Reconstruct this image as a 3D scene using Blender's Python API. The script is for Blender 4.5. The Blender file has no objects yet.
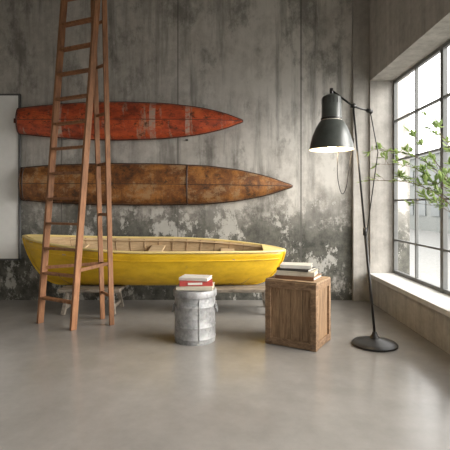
import bpy, bmesh, math, random
from mathutils import Vector, Matrix, noise as mnoise
random.seed(7)
S=bpy.context.scene
col=S.collection
# ------------------------------------------------------------ materials
class NB:
    def __init__(s,name):
        s.m=bpy.data.materials.new(name); s.m.use_nodes=True
        s.nt=s.m.node_tree; s.b=s.nt.nodes['Principled BSDF']
        s.tc=s.nt.nodes.new('ShaderNodeTexCoord')
    def n(s,t): return s.nt.nodes.new(t)
    def l(s,a,b): s.nt.links.new(a,b)
    def coord(s,scale=(1,1,1),loc=(0,0,0)):
        mp=s.n('ShaderNodeMapping'); mp.inputs['Scale'].default_value=scale; mp.inputs['Location'].default_value=loc
        s.l(s.tc.outputs['Object'],mp.inputs['Vector']); return mp.outputs[0]
    def noise(s,c,scale=5,detail=6,rough=.6,dist=0):
        t=s.n('ShaderNodeTexNoise'); t.inputs['Scale'].default_value=scale
        t.inputs['Detail'].default_value=detail; t.inputs['Roughness'].default_value=rough
        t.inputs['Distortion'].default_value=dist
        s.l(c,t.inputs['Vector']); return t.outputs['Fac']
    def ramp(s,f,stops):
        r=s.n('ShaderNodeValToRGB'); e=r.color_ramp.elements
        while len(e)<len(stops): e.new(.5)
        for i,(p,c) in enumerate(stops):
            e[i].position=p
            if isinstance(c,(int,float)): c=(c,c,c)
            e[i].color=(*c,1)
        s.l(f,r.inputs['Fac']); return r.outputs['Color']
    def mix(s,f,a,b,mode='MIX'):
        m=s.n('ShaderNodeMixRGB'); m.blend_type=mode
        for k,v in (('Fac',f),('Color1',a),('Color2',b)):
            if hasattr(v,'links') or hasattr(v,'is_output'): s.l(v,m.inputs[k])
            elif isinstance(v,(int,float)): m.inputs[k].default_value= v if k=='Fac' else (v,v,v,1)
            else: m.inputs[k].default_value=(*v,1)
        return m.outputs[0]
    def math(s,op,a,b=0.0):
        m=s.n('ShaderNodeMath'); m.operation=op
        for i,v in enumerate((a,b)):
            if isinstance(v,(int,float)): m.inputs[i].default_value=v
            else: s.l(v,m.inputs[i])
        return m.outputs[0]
    def rng(s,v,a,b,c=0,d=1):
        m=s.n('ShaderNodeMapRange'); m.interpolation_type='SMOOTHSTEP'; s.l(v,m.inputs[0])
        for i,k in enumerate((a,b,c,d)): m.inputs[i+1].default_value=k
        return m.outputs[0]
    def xyz(s):
        x=s.n('ShaderNodeSeparateXYZ'); s.l(s.tc.outputs['Object'],x.inputs[0]); return x.outputs
    def color(s,c): s.l(c,s.b.inputs['Base Color'])
    def bump(s,f,strength=.3,dist=.01):
        b=s.n('ShaderNodeBump'); b.inputs['Strength'].default_value=strength; b.inputs['Distance'].default_value=dist
        s.l(f,b.inputs['Height']); s.l(b.outputs[0],s.b.inputs['Normal'])
    def rough(s,v):
        if isinstance(v,(int,float)): s.b.inputs['Roughness'].default_value=v
        else: s.l(v,s.b.inputs['Roughness'])
def simple(name,c,rough=.6,metal=0,var=.15,scale=12,bump=.0):
    N=NB(name); f=N.noise(N.coord(),scale)
    a=tuple(max(0,x*(1-var)) for x in c); b=tuple(min(1,x*(1+var)) for x in c)
    N.color(N.ramp(f,[(.3,a),(.7,b)])); N.rough(rough); N.b.inputs['Metallic'].default_value=metal
    if bump: N.bump(f,bump)
    return N.m
def wood(name,c1,c2,scale=(1,1,1),grain=14,rough=.65,dark=None):
    N=NB(name); f=N.noise(N.coord(scale),grain,8,.65,.6); g=N.noise(N.coord(),3,4)
    c=N.mix(N.ramp(g,[(.35,0),(.7,1)]),N.ramp(f,[(.3,c1),(.7,c2)]),N.ramp(f,[(.3,tuple(x*.6 for x in c1)),(.7,tuple(x*.8 for x in c2))]))
    N.color(c); N.rough(rough); N.bump(f,.35,.004); return N.m

# back wall / concrete
def wallmat(name,stain=True):
    N=NB(name); X,Y,Z=N.xyz()
    big=N.noise(N.coord((1,1,1)),.9,5,.6)
    streak=N.noise(N.coord((5,5,.35)),1.6,6,.6)
    fine=N.noise(N.coord(),9,10,.75)
    c=N.ramp(big,[(.3,(.34,.315,.285)),(.7,(.54,.51,.465))])
    c=N.mix(.5,c,N.ramp(streak,[(.35,(.22,.203,.18)),(.65,(.60,.57,.525))]))
    c=N.mix(.35,c,N.ramp(fine,[(.35,(.25,.238,.215)),(.65,(.60,.575,.53))]))
    if stain:
        m=N.noise(N.coord((1.3,1.3,.8),(3,0,1)),1.6,10,.72)
        wx=N.rng(X,-.9,.9)
        msk=N.math('MULTIPLY',N.ramp(m,[(.38,0),(.54,1)]),wx)
        c=N.mix(N.math('MULTIPLY',msk,.75),c,(.72,.695,.645))
        ps=N.noise(N.coord((1,1,.8),(12,0,2)),1.3,12,.75)
        c=N.mix(N.math('MULTIPLY',N.ramp(ps,[(.52,0),(.62,1)]),.5),c,(.66,.64,.595))
        dr=N.noise(N.coord((3.2,1,.28),(4,0,2)),1.9,8,.65)
        c=N.mix(N.math('MULTIPLY',N.ramp(dr,[(.5,0),(.66,1)]),.65),c,(.13,.123,.108))
        dr2=N.noise(N.coord((1,1,.6),(9,0,6)),1.8,12,.74)
        c=N.mix(N.math('MULTIPLY',N.ramp(dr2,[(.50,0),(.60,1)]),.65),c,(.13,.124,.108))
        z1=N.rng(Z,1.75,.7)
        st=N.noise(N.coord((1,1,.8),(7,2,3)),3.0,12,.75)
        thr=N.math('ADD',st,N.math('MULTIPLY',z1,.20))
        dm=N.ramp(thr,[(.56,0),(.65,1)])
        dm=N.math('MULTIPLY',dm,z1)
        c=N.mix(N.math('MULTIPLY',dm,.92),c,N.ramp(fine,[(.4,(.032,.034,.027)),(.65,(.13,.127,.105))]))
        ef=N.noise(N.coord((1,1,.7),(1,5,9)),3.4,12,.74)
        z2=N.rng(Z,1.9,1.2)
        c=N.mix(N.math('MULTIPLY',N.math('MULTIPLY',N.ramp(ef,[(.55,0),(.585,1)]),z2),.65),c,(.62,.605,.56))
        for x0,w in ((-2.15,.007),(-.62,.008),(1.0,.011)):
            d=N.math('LESS_THAN',N.math('ABSOLUTE',N.math('SUBTRACT',X,x0)),w)
            c=N.mix(N.math('MULTIPLY',d,.7),c,(.11,.105,.095))
    N.color(c); N.rough(.85); N.bump(fine,.3,.012); return N.m
M_wall=wallmat('stained_concrete'); M_wall2=wallmat('plain_concrete',False)
N=NB('polished_floor'); f=N.noise(N.coord(),.8,5,.55); g=N.noise(N.coord(),4,12,.7)
c=N.mix(.35,N.ramp(f,[(.3,(.215,.20,.182)),(.7,(.315,.297,.273))]),N.ramp(g,[(.3,(.17,.16,.145)),(.7,(.34,.322,.297))]))
N.color(c); N.rough(N.ramp(f,[(.2,.15),(.8,.24)])); M_floor=N.m
M_ceil=simple('ceiling_plaster',(.55,.54,.52),.9)
M_sill=simple('sill_concrete',(.60,.585,.56),.6,var=.08)
M_frame=simple('window_frame_paint',(.16,.163,.158),.5,var=.1)

# ------------------------------------------------------------ mesh helpers
def empty(name,loc=(0,0,0),rot=(0,0,0)):
    e=bpy.data.objects.new(name,None); e.location=loc; e.rotation_euler=rot; e.empty_display_size=.1; col.objects.link(e); return e
def mo(name,v,f,mat,parent=None,smooth=False,loc=(0,0,0),rot=(0,0,0)):
    me=bpy.data.meshes.new(name); me.from_pydata([tuple(p) for p in v],[],f); me.update()
    bm=bmesh.new(); bm.from_mesh(me); bmesh.ops.recalc_face_normals(bm,faces=bm.faces); bm.to_mesh(me); bm.free()
    if smooth:
        for p in me.polygons: p.use_smooth=True
    o=bpy.data.objects.new(name,me); o.location=loc; o.rotation_euler=rot; me.materials.append(mat); col.objects.link(o)
    if parent: o.parent=parent
    return o
def bev(o,w=.004,seg=2):
    m=o.modifiers.new('bev','BEVEL'); m.width=w; m.segments=seg; m.limit_method='ANGLE'; return o
def box(name,c,s,mat,parent=None,rot=(0,0,0),b=0):
    x,y,z=[k/2 for k in s]
    v=[(i*x,j*y,k*z) for i in(-1,1) for j in(-1,1) for k in(-1,1)]
    f=[(0,1,3,2),(4,6,7,5),(0,4,5,1),(2,3,7,6),(0,2,6,4),(1,5,7,3)]
    o=mo(name,v,f,mat,parent,False,c,rot)
    if b: bev(o,b)
    return o
def boxes(name,lst,mat,parent=None,b=0):
    v=[];f=[]
    for c,s in lst:
        n=len(v); x,y,z=[k/2 for k in s]
        v+=[(c[0]+i*x,c[1]+j*y,c[2]+k*z) for i in(-1,1) for j in(-1,1) for k in(-1,1)]
        f+=[tuple(n+q for q in F) for F in [(0,1,3,2),(4,6,7,5),(0,4,5,1),(2,3,7,6),(0,2,6,4),(1,5,7,3)]]
    o=mo(name,v,f,mat,parent)
    if b: bev(o,b)
    return o
def beam(name,p,q,w,h,mat,parent=None,side=(1,0,0),b=.004):
    p=Vector(p);q=Vector(q);d=(q-p).normalized(); u=Vector(side); u=(u-d*u.dot(d)).normalized(); k=d.cross(u)
    v=[]
    for e in(p,q):
        for i,j in((-1,-1),(1,-1),(1,1),(-1,1)): v.append(e+u*i*w/2+k*j*h/2)
    o=mo(name,v,[(0,1,2,3),(4,7,6,5),(0,4,5,1),(1,5,6,2),(2,6,7,3),(3,7,4,0)],mat,parent)
    if b: bev(o,b)
    return o
def tube(name,pts,r,mat,parent=None,seg=10,cap=True):
    pts=[Vector(p) for p in pts]; n=len(pts); rs=r if isinstance(r,(list,tuple)) else [r]*n
    v=[];f=[]; u=None
    for i,p in enumerate(pts):
        d=(pts[min(i+1,n-1)]-pts[max(i-1,0)]).normalized()
        if u is None: u=d.orthogonal().normalized()
        u=(u-d*u.dot(d)).normalized(); w=d.cross(u)
        for k in range(seg):
            a=2*math.pi*k/seg; v.append(p+(u*math.cos(a)+w*math.sin(a))*rs[i])
    for i in range(n-1):
        for k in range(seg):
            f.append((i*seg+k,i*seg+(k+1)%seg,(i+1)*seg+(k+1)%seg,(i+1)*seg+k))
    if cap: f.append(tuple(range(seg))[::-1]); f.append(tuple((n-1)*seg+k for k in range(seg)))
    return mo(name,v,f,mat,parent,True)
def smoothpts(P,k=8):
    P=[Vector(p) for p in P]; out=[]
    for i in range(len(P)-1):
        a=P[max(i-1,0)];b=P[i];c=P[i+1];d=P[min(i+2,len(P)-1)]
        for j in range(k):
            t=j/k; out.append(.5*((2*b)+(c-a)*t+(2*a-5*b+4*c-d)*t*t+(-a+3*b-3*c+d)*t**3))
    out.append(P[-1]); return out
def lathe(name,prof,mat,parent=None,seg=48,loc=(0,0,0),rot=(0,0,0),autos=True):
    v=[];f=[]
    for r,z in prof:
        for k in range(seg):
            a=2*math.pi*k/seg; v.append((r*math.cos(a),r*math.sin(a),z))
    n=len(prof)
    for i in range(n-1):
        for k in range(seg): f.append((i*seg+k,i*seg+(k+1)%seg,(i+1)*seg+(k+1)%seg,(i+1)*seg+k))
    me=bpy.data.meshes.new(name); me.from_pydata(v,[],f)
    bm=bmesh.new(); bm.from_mesh(me); bmesh.ops.remove_doubles(bm,verts=bm.verts,dist=1e-5); bmesh.ops.recalc_face_normals(bm,faces=bm.faces)
    for e in bm.edges:
        if len(e.link_faces)==2 and e.calc_face_angle(0)>math.radians(35): e.smooth=False
    for q in bm.faces: q.smooth=True
    bm.to_mesh(me); bm.free()
    me.materials.append(mat); o=bpy.data.objects.new(name,me); o.location=loc; o.rotation_euler=rot; col.objects.link(o)
    if parent:o.parent=parent
    return o

# ------------------------------------------------------------ room
YB=5.75; XR=1.88; XL=-3.8; ZC=4.3; Y0=-1.6
box('floor',((XL+XR)/2,(YB+Y0)/2,-.05),(XR-XL+.9,YB-Y0+.4,.1),M_floor)
box('ceiling',((XL+XR)/2,(YB+Y0)/2,ZC+.05),(XR-XL+.9,YB-Y0+.4,.1),M_ceil)
w=box('wall_back',(0,0,0),(1,1,1),M_wall); w.data.transform(Matrix.Translation(((XL+XR+.4)/2,YB+.1,ZC/2))@Matrix.Diagonal((XR-XL+.7,.2,ZC,1)))
box('wall_left',(XL-.1,(YB+Y0)/2,ZC/2),(.2,YB-Y0,ZC),M_wall2)
box('unseen_front_wall',((XL+XR)/2,Y0-.1,ZC/2),(XR-XL+.6,.2,ZC),M_wall2)  # unseen wall behind the camera, added to cut fill light from there
ZS=.37; ZT=2.86; YW0=-1.0; YW1=5.66; T=.36
M_w3=wallmat('sidewall_concrete',False)
boxes('wall_right',[((XR+T/2,(YB+Y0)/2,(ZS-.05)/2),(T,YB-Y0,ZS-.05)),((XR+T/2,(YB+Y0)/2,(ZT+ZC)/2),(T,YB-Y0,ZC-ZT)),
   ((XR+T/2,(YW1+YB)/2,(ZS+ZT)/2),(T,YB-YW1,ZT-ZS+.1)),((XR+T/2,(YW0+Y0)/2,(ZS+ZT)/2),(T,YW0-Y0,ZT-ZS+.1))],M_w3)
box('trim_sill',(XR+T/2-.015,(YW0+YW1)/2,ZS-.025),(T+.03,YW1-YW0,.05),M_sill,b=.006)
box('trim_column',(1.775,YB-.03,ZC/2),(.21,.06,ZC),M_w3,b=.004)
# window: steel grid
XG=XR+.32
win=empty('window_1',(XG,0,0))
parts=[]
ys=[YW1-.02-.625*i for i in range(11)]
for i,y in enumerate(ys):
    wd=.036 if i%2==0 else .022
    if i in(2,6): wd=.06
    parts.append(((0,y,(ZS+ZT)/2),(.05 if wd>.03 else .035,wd,ZT-ZS)))
for z in (ZS+.02,.80,1.31,1.82,2.33,ZT-.02):
    wd=.04 if z in(ZS+.02,ZT-.02) else .022
    parts.append(((0,(YW0+YW1)/2,z),(.04,YW1-YW0,wd)))
boxes('grid',parts,M_frame,win,.003)
Ng=NB('window_glass'); Ng.nt.nodes.remove(Ng.b); g1=Ng.n('ShaderNodeBsdfTransparent'); g2=Ng.n('ShaderNodeBsdfGlossy'); g2.inputs['Roughness'].default_value=.02
mx=Ng.n('ShaderNodeMixShader'); mx.inputs[0].default_value=.06; Ng.l(g1.outputs[0],mx.inputs[1]); Ng.l(g2.outputs[0],mx.inputs[2]); Ng.l(mx.outputs[0],Ng.nt.nodes['Material Output'].inputs[0])
mo('pane',[(.012,YW0,ZS),(.012,YW1,ZS),(.012,YW1,ZT),(.012,YW0,ZT)],[(0,1,2,3)],Ng.m,win)
# ------------------------------------------------------------ outside
M_bld=simple('facade',(.20,.21,.20),.9); M_bwin=simple('facade_glass',(.09,.105,.105),.3); M_gr=simple('pavement',(.22,.22,.21),.95)
box('outdoor_ground',(22,18,-.6),(39,70,.1),M_gr)
B=empty('outdoor_building',(14,22,-.55))
box('block',(2,0,2.6),(4,26,5.2),M_bld,B)
boxes('facade_windows',[((-.02,-11+i*2.0,z),(.1,1.2,1.1)) for i in range(12) for z in(1.6,3.8)],M_bwin,B)
box('roof_edge',(2,0,5.3),(4.3,26.3,.2),M_bld,B)

# ------------------------------------------------------------ white canvas
cv=empty('white_canvas',(-3.16,YB-.02,1.615))
box('panel',(0,-.012,0),(.93,.025,2.13),simple('canvas_white',(.86,.86,.84),.8,var=.03),cv)
M_dk=simple('dark_edge',(.10,.10,.10),.5)
boxes('frame',[((-.475,-.015,0),(.02,.04,2.17)),((.475,-.015,0),(.02,.04,2.17)),((0,-.015,1.075),(.97,.04,.02)),((0,-.015,-1.075),(.97,.04,.02))],M_dk,cv)

# ------------------------------------------------------------ wall mounted hulls
def interp(tab,t):
    for (a,va),(b,vb) in zip(tab,tab[1:]):
        if t<=b:
            k=(t-a)/(b-a); return va+(vb-va)*k
    return tab[-1][1]
def smooth_tab(tab,t):
    return sum(interp(tab,min(1,max(0,t+o))) for o in(-.03,-.015,0,.015,.03))/5
def wallhull(name,x0,x1,zc,half,tab,mat,rimmat,drop=0):
    L=x1-x0; e=empty(name,(x0,YB-.02,zc)); nx=90; na=14; v=[];f=[]
    for i in range(nx+1):
        t=i/nx; h=max(.004,half*smooth_tab(tab,t)) if i<nx else .004
        dep=.05+.11*min(1,h/half)
        if i==nx: dep=.05
        for k in range(na+1):
            a=-math.pi/2+math.pi*k/na
            v.append((t*L, -.03-(dep-.03)*math.cos(a)**.8 if abs(math.cos(a))>1e-6 else -.03, h*math.sin(a)+drop*t*t))
        v.append((t*L,0,h+drop*t*t)); v.append((t*L,0,-h+drop*t*t))
    m=na+3
    for i in range(nx):
        for k in range(m): 
            f.append((i*m+k,i*m+(k+1)%m,(i+1)*m+(k+1)%m,(i+1)*m+k))
    f.append(tuple(range(m))); f.append(tuple(nx*m+k for k in range(m)))
    o=mo('hull',v,f,mat,e,True)
    top=[v[i*m+na] for i in range(nx+1)]; bot=[v[i*m] for i in range(nx+1)]
    tube('rim_upper',top,.011,rimmat,e,8); tube('rim_lower',bot,.011,rimmat,e,8)
    mid=[(v[i*m+na//2][0],v[i*m+na//2][1]-.001,v[i*m+na//2][2]) for i in range(nx+1)]
    tube('keel_line',mid,.004,rimmat,e,6)
    tube('end_trim',[v[k] for k in range(na+1)],.01,rimmat,e,8)
    return e,v,m,nx,na
# red
N=NB('worn_red_paint'); X,Y,Z=N.xyz()
a=N.noise(N.coord((1.2,1,3)),3,10,.7); b=N.noise(N.coord((4,1,.7),(2,0,0)),2.4,10,.7); fi=N.noise(N.coord((1,1,1.6)),11,12,.8)
c=N.ramp(a,[(.35,(.24,.04,.016)),(.52,(.56,.09,.028)),(.70,(.68,.15,.042))])
c=N.mix(N.ramp(b,[(.57,0),(.64,.8)]),c,(.44,.30,.21))
c=N.mix(N.ramp(fi,[(.52,0),(.60,.9)]),c,(.08,.03,.016))
for x0,wd in ((.55,.035),(1.75,.04),(2.2,.03)):
    d=N.math('LESS_THAN',N.math('ABSOLUTE',N.math('SUBTRACT',X,x0)),wd)
    c=N.mix(N.math('MULTIPLY',N.math('MULTIPLY',d,N.ramp(fi,[(.4,0),(.55,1)])),.75),c,(.50,.42,.34))
N.color(c); N.rough(.42); N.bump(fi,.25,.005); M_red=N.m
M_redrim=simple('red_rim',(.10,.03,.02),.5,var=.5)
tabR=[(0,.66),(.1,.80),(.3,.97),(.45,1),(.65,.92),(.8,.72),(.9,.46),(.96,.22),(1,.0)]
e,v,m,nx,na=wallhull('red_wooden_canoe',-2.68,.235,2.345,.245,tabR,M_red,M_redrim)
box('tail_fin',(-.03,-.05,0),(.07,.02,.06),M_redrim,e,b=.004)
# brown
N=NB('rusty_varnished_wood'); X,Y,Z=N.xyz()
a=N.noise(N.coord((1.5,1,1.8)),2.4,12,.8); b=N.noise(N.coord((1,1,1.2)),4,12,.82); g=N.noise(N.coord((1,1,14)),3,8,.7); h_=N.noise(N.coord((6,1,.8)),3,10,.75)
c=N.ramp(a,[(.36,(.07,.025,.011)),(.48,(.20,.075,.02)),(.60,(.40,.17,.045))])
c=N.mix(N.ramp(h_,[(.52,0),(.62,.75)]),c,(.13,.054,.022))
c=N.mix(N.ramp(b,[(.53,0),(.59,.7)]),c,(.40,.26,.135))
c=N.mix(N.ramp(b,[(.39,.92),(.47,0)]),c,(.035,.019,.013))
c=N.mix(N.ramp(g,[(.3,.3),(.5,0)]),c,(.06,.03,.018))
N.color(c); N.rough(.45); N.bump(b,.35,.007); M_brn=N.m
M_brnrim=simple('brown_rim',(.05,.027,.018),.5,var=.4)
tabB=[(0,.78),(.1,.90),(.3,1),(.5,1),(.68,.93),(.8,.75),(.9,.47),(.96,.22),(1,.0)]
e,v,m,nx,na=wallhull('brown_wooden_canoe',-2.64,.88,1.525,.265,tabB,M_brn,M_brnrim,-.03)
for t in (.615,.02):
    i=int(t*nx); tube('cross_band',[(v[i*m+k][0],v[i*m+k][1]-.001,v[i*m+k][2]) for k in range(na+1)],.009,M_brnrim,e,8)
bk=boxes('wall_bracket_set',[((x,YB-.03,z),(.03,.06,.015)) for x,z in((-2.1,2.345-.228),(-.5,2.345-.245),(-2.1,1.525-.262),(-.3,1.525-.27))],M_dk)

# ------------------------------------------------------------ yellow rowboat
N=NB('yellow_paint'); f=N.noise(N.coord((1,1,2)),4,10,.7); f2=N.noise(N.coord((1,1,1)),18,10,.75)
c=N.ramp(f,[(.3,(.54,.32,.012)),(.55,(.74,.47,.02)),(.8,(.80,.54,.05))]); c=N.mix(N.ramp(f2,[(.60,0),(.70,.5)]),c,(.34,.25,.09))
N.color(c); N.rough(.38); M_yel=N.m
M_yrim=simple('gunwale_varnish',(.72,.57,.24),.4,var=.1)
M_in=wood('boat_interior_planks',(.46,.31,.16),(.68,.51,.31),(.6,3,8),10)
boat=empty('yellow_rowboat',(-.835,5.25,.305),(math.radians(9.5),0,0))
HL=1.545; BM=.345
def prof(t): return max(0,math.sin(math.pi*t))**.62
def zr(t):
    u=2*t-1
    return .475+.02*u*u+(.085*u*u if u<0 else -.085*u*u)
def hp(t,s,side,inset=0):
    a=s*math.pi/2
    ins=.40*(1-s)**1.6
    xl=-HL+ins; xr=HL-ins*.95
    x=xl+(xr-xl)*t
    bw=(BM-inset)*prof(t)*(math.sin(a)**.75)*(.92+.08*s)
    z=zr(t)*(1-math.cos(a))**.92
    if inset: z=max(z,inset*1.2)
    return Vector((x,side*bw,z))
nt_,ns=56,14
v=[];f=[]
for i in range(nt_+1):
    t=i/nt_; row=[hp(t,1-k/ns,-1) for k in range(ns)]+[hp(t,0,1)]+[hp(t,(k+1)/ns,1) for k in range(ns)]
    v+=row
R=2*ns+1
for i in range(nt_):
    for k in range(R-1): f.append((i*R+k,i*R+k+1,(i+1)*R+k+1,(i+1)*R+k))
me=bpy.data.meshes.new('hull'); me.from_pydata([tuple(p) for p in v],[],f)
for p in me.polygons:p.use_smooth=True
bm=bmesh.new(); bm.from_mesh(me); bmesh.ops.remove_doubles(bm,verts=bm.verts,dist=1e-4)
bmesh.ops.recalc_face_normals(bm,faces=bm.faces)
bm.faces.ensure_lookup_table(); mn=min(bm.faces,key=lambda q:q.calc_center_median().z+abs(q.calc_center_median().x)*.1)
if mn.normal.z>0: bmesh.ops.reverse_faces(bm,faces=bm.faces)
bm.to_mesh(me); bm.free()
o=bpy.data.objects.new('hull',me); col.objects.link(o); o.parent=boat
me.materials.append(M_yel); me.materials.append(M_in)
sm=o.modifiers.new('sol','SOLIDIFY'); sm.thickness=.018; sm.offset=-1; sm.material_offset=1; sm.material_offset_rim=0
for side,nm in((-1,'gunwale_near'),(1,'gunwale_far')):
    tube(nm,[hp(i/60,1,side)+Vector((0,0,.006)) for i in range(61)],.015,M_yrim,boat,10)
    tube('rub_strake',[hp(i/60,.86,side)+Vector((0,side*.004,0)) for i in range(1,60)],.006,M_yel,boat,8)
    tube('inwale',[hp(i/60,.965,side,.03) for i in range(2,59)],.009,M_in,boat,8)
kp=[hp(0,1-k/12,1) for k in range(13)]+[hp(i/20,0,1) for i in range(1,20)]+[hp(1,k/12,1) for k in range(13)]
tube('keel',kp,.014,M_yel,boat,8)
M_rib=wood('ribs_wood',(.28,.17,.09),(.44,.31,.17),(3,3,3),8)
for j in range(1,16):
    t=.04+.92*j/16
    tube('rib',[hp(t,1-k/10*1.0,-1,.022) for k in range(10)]+[hp(t,0,1,.022)]+[hp(t,(k+1)/10,1,.022) for k in range(10)],.007,M_rib,boat,6)
for t in (.2,.5,.78):
    bw=BM*prof(t)*.93
    box('thwart',(-HL+2*HL*t,0,zr(t)-.09),(.17,2*bw,.022),M_in,boat,b=.004)
for t,sg in((.055,1),(.945,-1)):
    a=hp(t-.05*sg,1,1); b1=hp(t+.03*sg,1,1); b2=hp(t+.03*sg,1,-1)
    mo('breasthook',[a+Vector((0,0,.012)),b1+Vector((0,0,.012)),b2+Vector((0,0,.012)),a-Vector((0,0,.012)),b1-Vector((0,0,.012)),b2-Vector((0,0,.012))],[(0,1,2),(3,5,4),(0,3,4,1),(1,4,5,2),(2,5,3,0)],M_yrim,boat)
# low wooden benches carrying the boat
M_grw=wood('weathered_bench_wood',(.14,.115,.09),(.36,.31,.25),(1.5,5,5),6)
def stand(x,L=.8):
    e=empty('low_wooden_bench',(x,5.16,0))
    for k in(-1,0,1): box('top_plank',(0,k*.14,.2725),(L,.13,.035),M_grw,e,b=.005)
    for sx in(-1,1):
        beam('cross_rail',(sx*(L/2-.1),-.2,.232),(sx*(L/2-.1),.2,.232),.035,.045,M_grw,e,(1,0,0))
        for sy in(-1,1): beam('leg',(sx*(L/2-.1+.04),sy*.2,0.004),(sx*(L/2-.1),sy*.15,.255),.045,.045,M_grw,e,(1,0,0))
        beam('stretcher',(sx*(L/2-.08),-.185,.08),(sx*(L/2-.08),.185,.08),.022,.04,M_grw,e,(1,0,0))
stand(.13,.85); stand(-1.55,.7)

# ------------------------------------------------------------ step ladder
M_lad=wood('ladder_wood',(.19,.08,.035),(.42,.20,.092),(4,4,.6),9)
lad=empty('wooden_step_ladder',(0,0,0))
HT=3.46
A0=Vector((-1.96,4.63,0));A1=Vector((-1.705,4.64,HT));B0=Vector((-1.52,4.37,0));B1=Vector((-1.30,4.47,HT))
C0=Vector((-1.345,4.80,0));C1=Vector((-1.39,4.60,HT-.05));D0=Vector((-1.18,4.55,0));D1=Vector((-1.245,4.50,HT-.05))
dirF=(B0-A0).normalized(); dirR=(D0-C0).normalized()
beam('front_rail',A0,A1,.032,.07,M_lad,lad,dirF); beam('front_rail',B0,B1,.032,.07,M_lad,lad,dirF)
beam('rear_rail',C0,C1,.028,.05,M_lad,lad,dirR); beam('rear_rail',D0,D1,.028,.05,M_lad,lad,dirR)
z=.27
while z<HT-.12:
    t=z/HT; beam('step',A0.lerp(A1,t),B0.lerp(B1,t),.022,.075,M_lad,lad,(0,0,1),.003); z+=.262
for z in(.3,.62,1.15,1.68,2.2,2.7,3.15):
    t=z/(HT-.05); beam('rear_rung',C0.lerp(C1,t),D0.lerp(D1,t),.03,.02,M_lad,lad,(0,0,1),.003)
beam('spreader',B0.lerp(B1,.17),D0.lerp(D1,.19),.035,.015,M_lad,lad,(0,0,1),.002)
beam('spreader',A0.lerp(A1,.17),C0.lerp(C1,.18),.035,.015,M_lad,lad,(0,0,1),.002)
beam('top_cap',(-1.76,4.66,HT+.015),(-1.19,4.47,HT+.015),.03,.22,M_lad,lad,(0,0,1),.006)

# ------------------------------------------------------------ books
def book(par,c,s,rz,cov,idx=0):
    e=par; L,Wd,H=s; R_=Matrix.Rotation(rz,4,'Z')
    def bx(nm,cc,ss,m,b=.0015):
        q=Vector(c)+(R_@Vector(cc)); return box(nm,q,ss,m,e,(0,0,rz),b)
    bx('cover_top',(0,0,H-.003),(L,Wd,.005),cov); bx('cover_bottom',(0,0,.003),(L,Wd,.005),cov)
    bx('spine',(0,-Wd/2+.002,H/2),(L,.006,H),cov); bx('pages',(0,.003,H/2),(L-.012,Wd-.012,H-.009),M_pg,.0)
N=NB('pages'); X,Y,Z=N.xyz(); f=N.noise(N.coord((1,1,60)),6,3); N.color(N.ramp(f,[(.35,(.50,.45,.36)),(.65,(.74,.70,.60))])); M_pg=N.m
bc=lambda n,c:simple(n,c,.55,var=.12)
M_b=[bc('book_red',(.38,.05,.04)),bc('book_cream',(.58,.52,.41)),bc('book_dark',(.07,.065,.06)),bc('book_brown',(.25,.13,.07)),bc('book_white',(.66,.63,.57))]

# ------------------------------------------------------------ galvanized bin
N=NB('galvanized_steel'); v1=N.n('ShaderNodeTexVoronoi'); v1.inputs['Scale'].default_value=38; N.l(N.coord(),v1.inputs['Vector'])
f=N.noise(N.coord(),7,10,.75); c=N.mix(.35,N.ramp(f,[(.32,(.16,.165,.165)),(.5,(.32,.33,.33)),(.7,(.44,.45,.45))]),v1.outputs['Color'],'SOFT_LIGHT')
hs=N.n('ShaderNodeHueSaturation'); hs.inputs['Saturation'].default_value=.1; N.l(c,hs.inputs['Color'])
N.color(hs.outputs[0]); N.b.inputs['Metallic'].default_value=.35; N.rough(N.ramp(f,[(.3,.5),(.7,.7)])); M_gal=N.m
bin_=empty('galvanized_metal_bin',(-.278,4.06,0))
pr=[(0,.012),(.175,.012),(.175,0),(.186,0),(.188,.012),(.188,.02)]
def bead(z,r=.188): return [(r,z-.010),(r+.003,z-.005),(r+.004,z),(r+.003,z+.005),(r,z+.010)]
for zz in(.045,.15,.33,): pr+=bead(zz)
pr+=[(.188,.42),(.188,.425)]
lathe('body',pr,M_gal,bin_,64)
lathe('lid',[(.19,.415),(.199,.415),(.201,.42),(.2,.468),(.197,.474),(.188,.478),(.178,.474),(.17,.466),(.12,.470),(0,.474)],M_gal,bin_,64)
for sx in(-1,1):
    tube('handle',smoothpts([(sx*.189,-.055,.33),(sx*.20,-.055,.31),(sx*.206,-.045,.275),(sx*.208,0,.268),(sx*.206,.045,.275),(sx*.2,.055,.31),(sx*.189,.055,.33)],5),.005,M_gal,bin_,8)
    for sy in(-1,1): box('handle_bracket',(sx*.191,sy*.055,.33),(.012,.035,.035),M_gal,bin_,b=.003)
box('seam',(.05,-.1835,.22),(.012,.01,.38),M_gal,bin_,(0,0,math.radians(15)),b=.002)
bs=empty('book_stack',(-.27,4.05,.4795))
book(bs,(0,0,0),(.33,.23,.036),math.radians(-4),M_b[1]); book(bs,(.0,.0,.037),(.30,.21,.045),math.radians(5),M_b[0]); book(bs,(.0,.0,.083),(.27,.19,.028),math.radians(-12),M_b[4])
box('title_label',(.0,-.112,.06),(.13,.003,.02),M_b[4],bs,(0,0,math.radians(5)))

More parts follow.
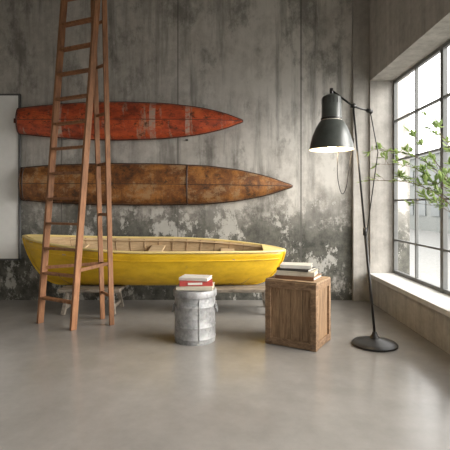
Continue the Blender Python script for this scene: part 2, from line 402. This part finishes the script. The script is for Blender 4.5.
# ------------------------------------------------------------ wooden crate
ang=math.atan2(-.24,.404)
cr=empty('wooden_crate',(.6725,4.005,0),(0,0,ang))
W,Dp,H=.46,.39,.585
M_cr=wood('crate_wood',(.16,.088,.042),(.44,.285,.16),(6,6,.7),7); M_cr2=wood('crate_batten',(.15,.082,.042),(.40,.255,.145),(2,2,4),9)
M_crt=wood('crate_top_wood',(.26,.17,.10),(.52,.37,.23),(.7,6,4),8)
pl=[]
n=4; g=.004
for i in range(n):
    ww=(W-.02)/n; x=-W/2+.01+ww*(i+.5)
    pl+=[((x,-Dp/2+.014,H/2),(ww-g,.014,H-.02)),((x,Dp/2-.014,H/2),(ww-g,.014,H-.02))]
for i in range(3):
    ww=(Dp-.02)/3; y=-Dp/2+.01+ww*(i+.5)
    pl+=[((-W/2+.014,y,H/2),(.014,ww-g,H-.02)),((W/2-.014,y,H/2),(.014,ww-g,H-.02))]
boxes('side_planks',pl,M_cr,cr,.002)
bt=[]
for sy in(-1,1):
    y=sy*(Dp/2)
    bt+=[((0,y,.035),(W-.08,.018,.06)),((0,y,H-.045),(W-.08,.018,.06))]
    for sx in(-1,1): bt.append(((sx*(W/2-.018),y,H/2-.006),(.052,.02,H-.014)))
for sx in(-1,1):
    x=sx*(W/2)
    bt+=[((x,0,.035),(.018,Dp-.08,.06)),((x,0,H-.045),(.018,Dp-.08,.06))]
    for sy in(-1,1): bt.append(((x,sy*(Dp/2-.018),H/2-.006),(.02,.052,H-.014)))
boxes('battens',bt,M_cr2,cr,.003)
boxes('top_planks',[((0,-Dp/2+(Dp/4)*(i+.5),H-.008),(W+.018,Dp/4-.004,.016)) for i in range(4)],M_crt,cr,.003)
box('inner_core',(0,0,H/2),(W-.05,Dp-.05,H-.04),M_dk,cr)
boxes('nails',[((sx*(W/2-.02),-Dp/2-.0105,z),(.007,.003,.007)) for sx in(-1,1) for z in(.03,.05,.3,H-.05,H-.03)],M_dk,cr)
bs2=empty('book_stack',(.665,4.0,H+.0005))
book(bs2,(.01,0,0),(.36,.26,.032),math.radians(-28),M_b[3]); book(bs2,(0,.0,.033),(.34,.24,.04),math.radians(-20),M_b[1]); book(bs2,(-.01,0,.074),(.30,.22,.022),math.radians(-30),M_b[2]); book(bs2,(-.01,0,.097),(.28,.2,.03),math.radians(-14),M_b[4])

# ------------------------------------------------------------ floor lamp
N=NB('lamp_enamel'); f=N.noise(N.coord(),10,6); N.color(N.ramp(f,[(.3,(.05,.056,.05)),(.7,(.085,.092,.084))])); N.rough(.3); M_lamp=N.m
M_blk=simple('lamp_black_metal',(.022,.021,.02),.35)
M_shin=simple('shade_inner_enamel',(.75,.70,.6),.4,var=.04)
lamp=empty('industrial_floor_lamp',(1.335,3.9,0))
lathe('base',[(0,0),(.19,0),(.197,.006),(.197,.018),(.19,.026),(.15,.038),(.08,.052),(.045,.064),(.028,.09),(.018,.12),(0,.12)],M_blk,lamp,64)
top=Vector((-.19,0,2.13))
tube('pole_lower',[(0,0,.1),Vector((0,0,.1)).lerp(top,.45)],.0125,M_blk,lamp,14)
tube('pole_upper',[Vector((0,0,.1)).lerp(top,.44),top],.009,M_blk,lamp,14)
pm=Vector((0,0,.1)).lerp(top,.45); tube('pole_collar',[pm-Vector((0,0,.035)),pm+Vector((0,0,.035))],.018,M_blk,lamp,14)
hd=Vector((-.39,-.02,2.27))
tube('arm',[top+Vector((.14,0,-.04)),top,hd],.009,M_blk,lamp,10)
tube('joint',[top-Vector((0,.025,0)),top+Vector((0,.025,0))],.022,M_blk,lamp,16)
tube('rear_knob',[top+Vector((.12,0,-.035)),top+Vector((.17,0,-.05))],.018,M_blk,lamp,12)
tube('tension_rod',[top+Vector((.15,.0,-.04)),(.03,0,1.72),(-.07,0,1.0)],.005,M_blk,lamp,8)
tube('cable',smoothpts([hd+Vector((0,0,.0)),hd+Vector((.06,.02,-.1)),(-.31,.02,1.9),(-.325,.03,1.55),(-.29,.03,1.36),(-.25,.02,1.40),(-.22,.01,1.6),(-.18,.01,1.85)],8),.0035,M_blk,lamp,6)
tube('neck',[hd+Vector((0,0,.015)),hd-Vector((0,0,.06))],.016,M_blk,lamp,12)
sh=[(.0,-.035),(.03,-.036),(.05,-.045),(.078,-.06),(.085,-.075),(.087,-.26),(.092,-.27),(.108,-.285),(.14,-.34),(.168,-.41),(.186,-.48),(.192,-.52),(.196,-.53)]
lathe('shade_outer',[(r,z) for r,z in sh],M_lamp,lamp,64,hd)
lathe('shade_inner',[(0,-.20),(.08,-.2),(.086,-.26),(.103,-.285),(.135,-.34),(.163,-.41),(.181,-.48),(.188,-.525),(.196,-.53)],M_shin,lamp,64,hd)
lathe('shade_band',[(.086,-.245),(.093,-.248),(.094,-.262),(.09,-.268)],M_blk,lamp,64,hd)
boxes('vent_slots',[((.084*math.cos(a)+hd.x,.084*math.sin(a)+hd.y,hd.z-.1),(.006,.006,.05)) for a in [k*math.pi/8 for k in range(16)]],M_blk,lamp)
Nb=NB('bulb_glow'); Nb.b.inputs['Base Color'].default_value=(1,.9,.7,1); Nb.b.inputs['Emission Color'].default_value=(1,.78,.48,1); Nb.b.inputs['Emission Strength'].default_value=14
lathe('bulb',[(0,-.525),(.035,-.515),(.05,-.48),(.042,-.43),(.02,-.37),(.018,-.2)],Nb.m,lamp,24,hd)
pl_=bpy.data.lights.new('bulb_light','POINT'); pl_.energy=9; pl_.color=(1,.78,.52); pl_.shadow_soft_size=.04
po=bpy.data.objects.new('bulb_light',pl_); col.objects.link(po); po.parent=lamp; po.location=hd+Vector((0,0,-.57))

# ------------------------------------------------------------ vase with branches
vs=empty('leafy_branch_vase',(2.045,3.50,ZS))
M_vase=simple('vase_ceramic',(.10,.10,.09),.45)
lathe('vase',[(0,0),(.09,0),(.1,.01),(.125,.12),(.135,.28),(.12,.42),(.075,.52),(.05,.56),(.055,.60),(.06,.605),(.05,.6),(.04,.56),(0,.5)],M_vase,vs,48)
M_br=simple('branch_bark',(.16,.11,.06),.8)
N=NB('leaf_green'); f=N.noise(N.coord(),6,3); N.color(N.ramp(f,[(.3,(.16,.25,.07)),(.7,(.34,.44,.17))])); N.rough(.5)
tr=N.n('ShaderNodeBsdfTranslucent'); tr.inputs[0].default_value=(.38,.50,.19,1); mxx=N.n('ShaderNodeMixShader'); mxx.inputs[0].default_value=.4
N.l(N.b.outputs[0],mxx.inputs[1]); N.l(tr.outputs[0],mxx.inputs[2]); N.l(mxx.outputs[0],N.nt.nodes['Material Output'].inputs[0]); M_leaf=N.m
LV=[];LF=[]
def leaf(p,d,s):
    d=d.normalized(); u=d.cross(Vector((random.uniform(-.4,.4),random.uniform(-.4,.4),1))).normalized(); w=d.cross(u); n0=len(LV)
    for t,k,h in((0,0,0),(.3,.2,.02),(.6,.22,.03),(1,0,-.04),(.6,-.22,.03),(.3,-.2,.02)):
        LV.append(p+d*t*s+u*k*s+w*h*s)
    LF.append((n0,n0+1,n0+2,n0+3)); LF.append((n0,n0+3,n0+4,n0+5))
def branch(P,r0,dens=1):
    P=[Vector(p) for p in P]; P=[p+Vector((0,.36*i/(len(P)-1),0)) for i,p in enumerate(P)]
    Q=smoothpts(P,8); n=len(Q); tube('branch',Q,[r0*(1-.75*i/n) for i in range(n)],M_br,vs,6)
    for i in range(int(n*.4),n):
        if random.random()<.75*dens:
            d=(Q[min(i+1,n-1)]-Q[i-1]).normalized()
            td=(d*.6+Vector((random.uniform(-1,1),random.uniform(-1,1),random.uniform(-.5,1)))*.8).normalized()
            if Q[i].x+td.x*.2>.1: td.x=-abs(td.x)
            L_=random.uniform(.05,.15); e=Q[i]+td*L_
            tube('twig',[Q[i],Q[i]+td*L_*.5+Vector((0,0,.008)),e],.0017,M_br,vs,4)
            for k in range(random.randint(5,7)):
                q=Q[i].lerp(e,random.uniform(.35,1)); leaf(q,td+Vector((random.uniform(-1,.6),random.uniform(-1,1),random.uniform(-.8,.6))),random.uniform(.045,.08))
T0=Vector((0,0,.57))
branch([T0,(-.05,0,.72),(-.22,.02,.95),(-.45,.05,1.08),(-.76,.1,1.10)],.007)
branch([T0,(-.03,.05,.8),(-.12,.12,1.1),(-.32,.2,1.32),(-.62,.25,1.40)],.007)
branch([T0,(-.02,.0,.85),(-.08,.0,1.15),(-.14,-.02,1.42),(-.24,-.02,1.58)],.006,.9)
branch([T0,(-.05,.03,.8),(-.18,.08,.98),(-.36,.08,1.2),(-.62,.1,1.25)],.005)
branch([T0,(-.02,.1,.85),(-.03,.25,1.1),(-.08,.4,1.25)],.005,.9)
branch([T0,(-.06,-.03,.7),(-.2,-.05,.85),(-.42,-.05,.90)],.004)
branch([T0,(-.04,-.05,.8),(-.14,-.05,1.0),(-.3,-.02,1.12)],.005,.9)
branch([T0,(-.03,-.02,.8),(-.14,.05,1.15),(-.32,.1,1.50)],.005,.9)
mo('leaves',LV,LF,M_leaf,vs)

# ------------------------------------------------------------ light
W_=bpy.data.worlds.new('sky'); S.world=W_; W_.use_nodes=True
bg=W_.node_tree.nodes['Background']; bg.inputs[0].default_value=(1,.99,.97,1); bg.inputs[1].default_value=3.7
sn=bpy.data.lights.new('sun','SUN'); sn.energy=9.0; sn.angle=math.radians(45); sn.color=(1,.965,.91)
so=bpy.data.objects.new('sun',sn); so.rotation_euler=Vector((-1,.3,-.5)).to_track_quat('-Z','Y').to_euler(); col.objects.link(so); so.location=(6,2,5)

cam=bpy.data.cameras.new('camera'); co=bpy.data.objects.new('camera',cam); col.objects.link(co)
co.location=(0,0,1.25); co.rotation_euler=(math.radians(90),0,0); cam.sensor_width=36; cam.lens=437/450*36; cam.shift_y=-20/450; cam.clip_start=.05
S.camera=co
S.view_settings.view_transform='Standard'; S.view_settings.look='None'; S.view_settings.exposure=0
